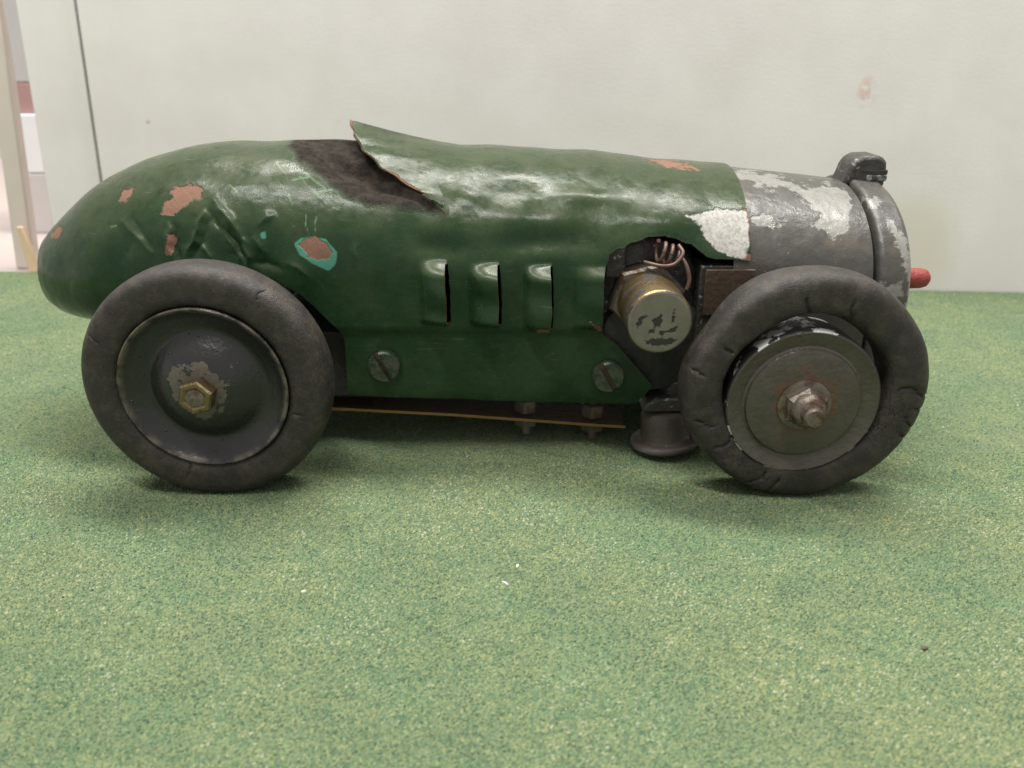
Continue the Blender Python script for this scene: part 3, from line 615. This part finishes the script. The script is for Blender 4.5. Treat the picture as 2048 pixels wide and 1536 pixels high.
# ------------------------------------------------------------------ lower side, chassis, engine
def lower():
    for x, z, a in ((-4.14, 3.34, R(-62)), (3.14, 2.98, R(-60))):
        # cheese-head screw cut by a slot
        V = []; Fc = []; r = .53; g = .085; n = 24
        for sg in (1, -1):
            arc = [(r*math.cos(t), r*math.sin(t)) for t in np.linspace(math.asin(g/r), math.pi-math.asin(g/r), n)]
            for lvl, sc in ((0, 1.), (.2, 1.), (.27, .9)):
                for px, pz in arc:
                    px, pz = px*sc, max(pz*sc, g) ; pz *= sg
                    V.append((px*math.cos(a)-pz*math.sin(a), -lvl, px*math.sin(a)+pz*math.cos(a)))
            b = 0 if sg == 1 else 3*n
            for l in range(2):
                for i in range(n): j = (i+1) % n; Fc.append((b+l*n+i, b+l*n+j, b+(l+1)*n+j, b+(l+1)*n+i))
            Fc.append(tuple(b+2*n+i for i in range(n)))
        b = len(V); V += [(.52*math.cos(t), -.05, .52*math.sin(t)) for t in np.linspace(0, 2*math.pi, 40, endpoint=False)]
        Fc.append(tuple(range(b, b+40)))
        s_ = sharp(obj('screw', V, Fc, ['screw', 'strip'], car, True, [0]*(len(Fc)-1)+[1], (x, -4.045, z)), 30)
    box('chassis', (-8.2, -3.55, 1.95), (2.6, 3.4, 4.3), 'black', car, .1)
    box('chassis_rail', (2.6, -2.4, 2.3), (11.8, 2.4, 3.6), 'black', car, .1)
    # engine
    en = empty('engine', (4.32, 0, 5.55), car)
    lath('crankcase', [(1.2, 1.9), (2.6, 1.9), (2.75, 1.75), (3.1, 1.75), (3.2, 1.6)], 'iron', en, (0, 0, 0), 48)
    lath('hex_nut', [(3.2, 1.0), (3.2, 1.22), (3.9, 1.22), (4.0, 1.13)], 'rustnut', en, (-.03, 0, -.05), 6, ang=20, ph=.25)
    lath('cylinder_barrel', [(3.95, .99), (5.98, .98), (6.03, .965), (6.06, .93)], 'brass', en, (0, 0, -.08), 64)
    o = lath('end_cap', [(6.02, .90), (6.065, .925), (6.075, .91)]+[(6.08, r) for r in np.arange(.88, .02, -.03)], 'nickel', en, (0, 0, -.08), 96)
    co = np.array([v.co for v in o.data.vertices])/S
    mk = [[(-.66, .12), (-.5, .22), (-.4, .2), (-.52, .08), (-.5, -.05), (-.6, -.2), (-.66, -.18)], [(-.26, .1), (-.1, .12), (.02, .24), (.08, .05), (.0, -.14), (-.16, -.14), (-.18, .02)], [(.36, .4), (.43, .42), (.43, .3), (.37, .28)], [(.36, .18), (.42, .2), (.41, .02), (.36, .02)],
          [(-.28, -.2), (-.12, -.2), (-.14, -.32), (-.3, -.32)], [(0, -.22), (.15, -.26), (.5, -.12), (.5, -.26), (.2, -.34), (.08, -.42), (0, -.34)], [(-.36, -.58), (-.1, -.5), (.2, -.48), (.55, -.54), (.4, -.68), (0, -.72), (-.3, -.68)]]
    setattr_f(o, 'mark', 1+np.max([sdf(co[:, 0], co[:, 2], p) for p in mk], 0))
    box('engine_plate', (2.9, -3.65, 6.1), (3.6, -3.3, 7.3), 'iron', car, .1)
    box('magneto_block', (5.9, -3.85, 3.2), (8.2, -2.6, 6.6), 'iron', car, .06)
    box('magneto_bracket', (6.05, -3.98, 5.0), (7.6, -3.86, 6.5), 'strip', car, .03)
    lath('sump_ring', [(2.9, 1.7), (3.7, 1.7), (3.75, 1.6)], 'black', car, (4.6, 0, 4.0), 48)
    # ignition wire: a small coil and two leads
    pts = []
    for k in range(0, 37):
        t = k/36; a = 2*math.pi*3.2*t
        pts.append((4.45+.72*t+.05*math.cos(a), -4.0+.30*math.sin(a), 7.12-.25*t+.30*math.cos(a)))
    tube('wire_coil', pts, .06, 'wire', en).location = (-4.32*S, 0, -5.55*S)
    tube('ignition_wire', [(4.1, -4.0, 6.75), (4.55, -4.35, 6.72), (4.95, -4.45, 6.8), (5.2, -4.35, 7.1), (5.1, -4.1, 7.3)], .06, 'wire', en).location = (-4.32*S, 0, -5.55*S)
    tube('ignition_wire', [(5.15, -4.05, 7.0), (5.35, -4.3, 6.7), (5.45, -4.4, 6.3), (5.38, -4.45, 6.0)], .065, 'wire', en).location = (-4.32*S, 0, -5.55*S)
    # bent strip under the car
    P = [(-10.5, 1.55), (-5.5, 1.36), (-2, 1.16), (1.0, .92), (3.0, .76), (3.93, .70)]
    V = []; Fc = []; fm = []
    for x, z in P:
        for y, dz in ((-3.35, 0), (-3.35, .1), (-1.8, .1), (-1.8, 0)): V.append((x, y, z+dz))
    for i in range(len(P)-1):
        for k in range(4): Fc.append((i*4+k, i*4+(k+1) % 4, i*4+4+(k+1) % 4, i*4+4+k)); fm.append(1 if k == 0 else 0)
    Fc += [(0, 1, 2, 3), tuple((len(P)-1)*4+k for k in range(4))]; fm += [1, 1]
    sharp(obj('spring_strip', V, Fc, ['strip', 'stripedge'], car, True, fm), 40)
    for x, zz in ((.5, .97), (2.85, .78)):
        b = empty('strip_bolt', (x, -2.65, zz), car)
        lath('bolt_shank', [(-.75, .2), (1.6, .2)], 'rustnut', b, (0, 0, 0), 20, 'z')
        lath('bolt_nut', [(-.42, .3), (-.4, .42), (-.02, .46)], 'rustnut', b, (0, 0, 0), 6, 'z', 20, .3)
        lath('bolt_collar', [(.12, .42), (.55, .42), (.6, .36)], 'rustnut', b, (0, 0, 0), 6, 'z', 20, .3)
    # front mount and its soft foot
    p = [(4.35, 1.62), (4.55, 1.95), (4.95, 2.1), (8.0, 2.12), (8.0, 1.62)]
    prism('axle_bracket', p, -4.0, -1.2, 'iron', car, .06)
    lath('bracket_stud', [(2.1, .5), (2.55, .5), (2.65, .4)], 'iron', car, (5.55, -3.3, 0), 6, 'z', 20)
    f = lath('rubber_foot', [(.06, .3), (.05, 1.0), (.10, 1.15), (.19, 1.2), (.28, 1.16), (.34, 1.04), (.34, .88), (.44, .82), (.9, .81), (1.2, .78), (1.35, .70), (1.42, .4)], 'brownrub', car, (5.3, -3.5, 0.13), 56, 'z', 60, 0, .02)
    f.rotation_euler = (R(-3), R(-5), 0)
    lath('axle', [(-5.6, .25), (5.6, .25)], 'iron', car, (-9.1, 0, 3.7), 24)
    lath('axle', [(-5.6, .25), (5.6, .25)], 'iron', car, (8.7, 0, 3.55), 24)
lower()

# ------------------------------------------------------------------ wheels
def tyre(name, parent, rc, a, b, dr, cracks, craze, deep=.035, wide=.008, lump=.0):
    nu, nv = 460, 60; V = []; ck = []; cz = []
    for i in range(nu):
        f = 2*math.pi*i/nu; do, di = dr(math.degrees(f))
        for j in range(nv):
            q = 2*math.pi*j/nv; e = .65
            cr, co = math.cos(q), math.sin(q)
            r = rc+(do if cr > 0 else di)*abs(cr)+a*math.copysign(abs(cr)**e, cr); o = b*math.copysign(abs(co)**e, co)
            best = 1.
            for f0, r0, r1, wv in cracks:
                ff = math.radians(f0)+wv*math.sin(5*r)*.03+.006*math.sin(31*r)
                dd = abs((f-ff+math.pi) % (2*math.pi)-math.pi)*r
                out = max(0, r0-r, r-r1)
                if o > 0: best = min(best, math.hypot(dd, out))
            k = math.exp(-(best/.045)**2)
            V.append((r*math.cos(f), -o+lump*(math.sin(7*f+2*q)+math.sin(13*f-3*q)*.6+math.sin(29*f+q)*.3)+k*deep*(1 if o > 0 else 0), r*math.sin(f)))
            ck.append(1+wide-best); cz.append(craze(math.degrees(f), r))
    Fc = [(i*nv+j, ((i+1) % nu)*nv+j, ((i+1) % nu)*nv+(j+1) % nv, i*nv+(j+1) % nv) for i in range(nu) for j in range(nv)]
    o = obj(name, V, Fc, 'rubber', parent); setattr_f(o, 'crack', ck); setattr_f(o, 'craze', cz)
    bm = bmesh.new(); bm.from_mesh(o.data); bmesh.ops.recalc_face_normals(bm, faces=bm.faces); bm.to_mesh(o.data); bm.free()
    return o
def gau(d, c, w): return math.exp(-(((d-c+180) % 360-180)/w)**2)
def rear_wheel():
    wh = empty('wheel', (-9.08, -6.0, 3.63), car)
    tyre('tyre', wh, 3.03, .64, .77, lambda d: (.012*math.sin(math.radians(3*d)), 0), [(153, 3.05, 3.75, 1), (52, 3.1, 3.6, -2), (-22, 2.6, 3.05, 3), (252, 2.6, 3.0, 1)], lambda d, r: .25*gau(d, 250, 30))
    lath('rim', [(-.7, 1.6), (-.7, 2.3), (.5, 2.42), (.68, 2.5), (.74, 2.5), (.77, 2.46), (.75, 2.41), (.68, 2.36), (.54, 2.12), (.43, 1.9), (.38, 1.78), (.375, 1.70), (.42, 1.60), (.62, 1.38), (.82, 1.08), (.93, .85), (.97, .70), (.98, .3)], 'rim', wh, (0, 0, 0), 96)
    lath('hub_nut', [(.94, .45), (.94, .53), (1.36, .53), (1.43, .48), (1.44, .38), (1.40, .30), (1.25, .29)], 'brassnut', wh, (0, 0, 0), 6, ang=18, ph=.28)
    lath('axle_end', [(1.2, .28), (1.40, .28), (1.43, .22)], 'rustnut', wh, (0, 0, 0), 24)
    return wh
def front_wheel():
    wh = empty('wheel', (8.68, -6.2, 3.555), car)
    def dr(d):
        o = .10*gau(d, 188, 22)-.13*gau(d, 150, 14)-.10*gau(d, 225, 18)+.05*gau(d, -8, 18)-.05*gau(d, -28, 10)+.02*math.sin(math.radians(7*d))-.02+.05*gau(d, 100, 40)
        i = .17*gau(d, 175, 40)+.06*gau(d, 100, 35)+.03*math.sin(math.radians(5*d))
        return o, i
    tyre('tyre', wh, 2.93, .665, .75, dr, [(98, 2.3, 2.95, 1), (70, 2.3, 2.9, 2), (1, 2.6, 3.75, 2), (-8, 3.2, 3.7, 1), (-16, 3.1, 3.7, 2), (-24, 3.2, 3.7, 1), (213, 2.5, 3.1, 2), (258, 2.9, 3.5, 1), (247, 2.8, 3.4, 2), (150, 2.7, 3.0, 1), (170, 3.2, 3.5, 1), (198, 2.9, 3.3, 2)],
         lambda d, r: max(.95*gau(d, -18, 26), .85*gau(d, 235, 32), .55*gau(d, 185, 30)), .075, .016, .018)
    c = (-.14, 0, -.30)
    lath('rim', [(-.6, 1.5), (-.6, 2.26), (.55, 2.26), (.62, 2.27), (.70, 2.26), (.74, 2.20), (.72, 2.14), (.62, 1.86), (.60, 1.76), (.63, 1.70), (.72, 1.66), (.75, 1.5), (.77, .9), (.78, .3)], 'rustrim', wh, c, 96)
    lath('washer', [(.76, .78), (.84, .78), (.87, .72)], 'rustnut', wh, c, 40)
    lath('hub_nut', [(.86, .5), (.86, .66), (1.1, .66), (1.22, .54)], 'rustnut', wh, c, 6, ang=18, ph=.55)
    lath('nut_dome', [(1.15, .53), (1.24, .52), (1.36, .46), (1.44, .38), (1.46, .3)], 'rustnut', wh, c, 32)
    lath('axle_end', [(1.3, .33), (1.72, .31), (1.78, .25), (1.79, .1)], 'rustnut', wh, c, 20, ang=30)
    return wh
def far_copy(wh, x, y, z):
    c = wh.copy(); COL.objects.link(c); c.location = (x*S, y*S, z*S); c.rotation_euler = (0, 0, math.pi)
    for ch in [o for o in bpy.data.objects if o.parent == wh]:
        k = ch.copy(); COL.objects.link(k); k.parent = c
for wh, xyz in ((rear_wheel(), (-9.08, 6.0, 3.63)), (front_wheel(), (8.68, 6.2, 3.555))): far_copy(wh, *xyz)

# ------------------------------------------------------------------ bits lying on the mat
def bit(name, x, y, ln, wd, th, ang, mat, label, cat):
    V = []; Fc = []; prof = [(-.5, .25), (-.2, .9), (.15, 1.), (.5, .4)]
    for t, k in prof:
        for p, q in ((-1, 0), (1, 0), (.8, 1), (-.7, 1)): V.append((t*ln, p*k*wd/2, q*th*(.6+.4*k)))
    for i in range(3):
        for k in range(4): Fc.append((i*4+k, i*4+(k+1) % 4, i*4+4+(k+1) % 4, i*4+4+k))
    Fc += [(0, 1, 2, 3), (12, 13, 14, 15)]
    o = sharp(obj(name, V, Fc, mat, None, False, None, (x, y, .005)), 30); o.rotation_euler = (0, 0, ang); tag(o, label, cat)
bit('paper_fleck', -.18, -11.13, .22, .06, .05, R(-42), 'fleck', 'thin pale paper fleck lying on the open green mat', 'fleck')
bit('wood_chip', .15, -10.4, .14, .09, .06, R(70), 'splinter', 'tiny tan wood chip on the mat close to the paper fleck', 'chip')
bit('wood_chip', -5.35, -11.5, .13, .10, .06, R(40), 'splinter', 'tiny tan wood chip alone on the mat before the rear wheel', 'chip')
bit('wood_splinter', 13.2, -1.35, .42, .09, .06, R(-20), 'splinter', 'pale wood splinter on the mat beside the front tyre', 'splinter')
bit('dirt_crumb', 9.6, -13.6, .18, .12, .07, R(15), 'crumb', 'dark brown dirt crumb lying alone on the mat', 'crumb')
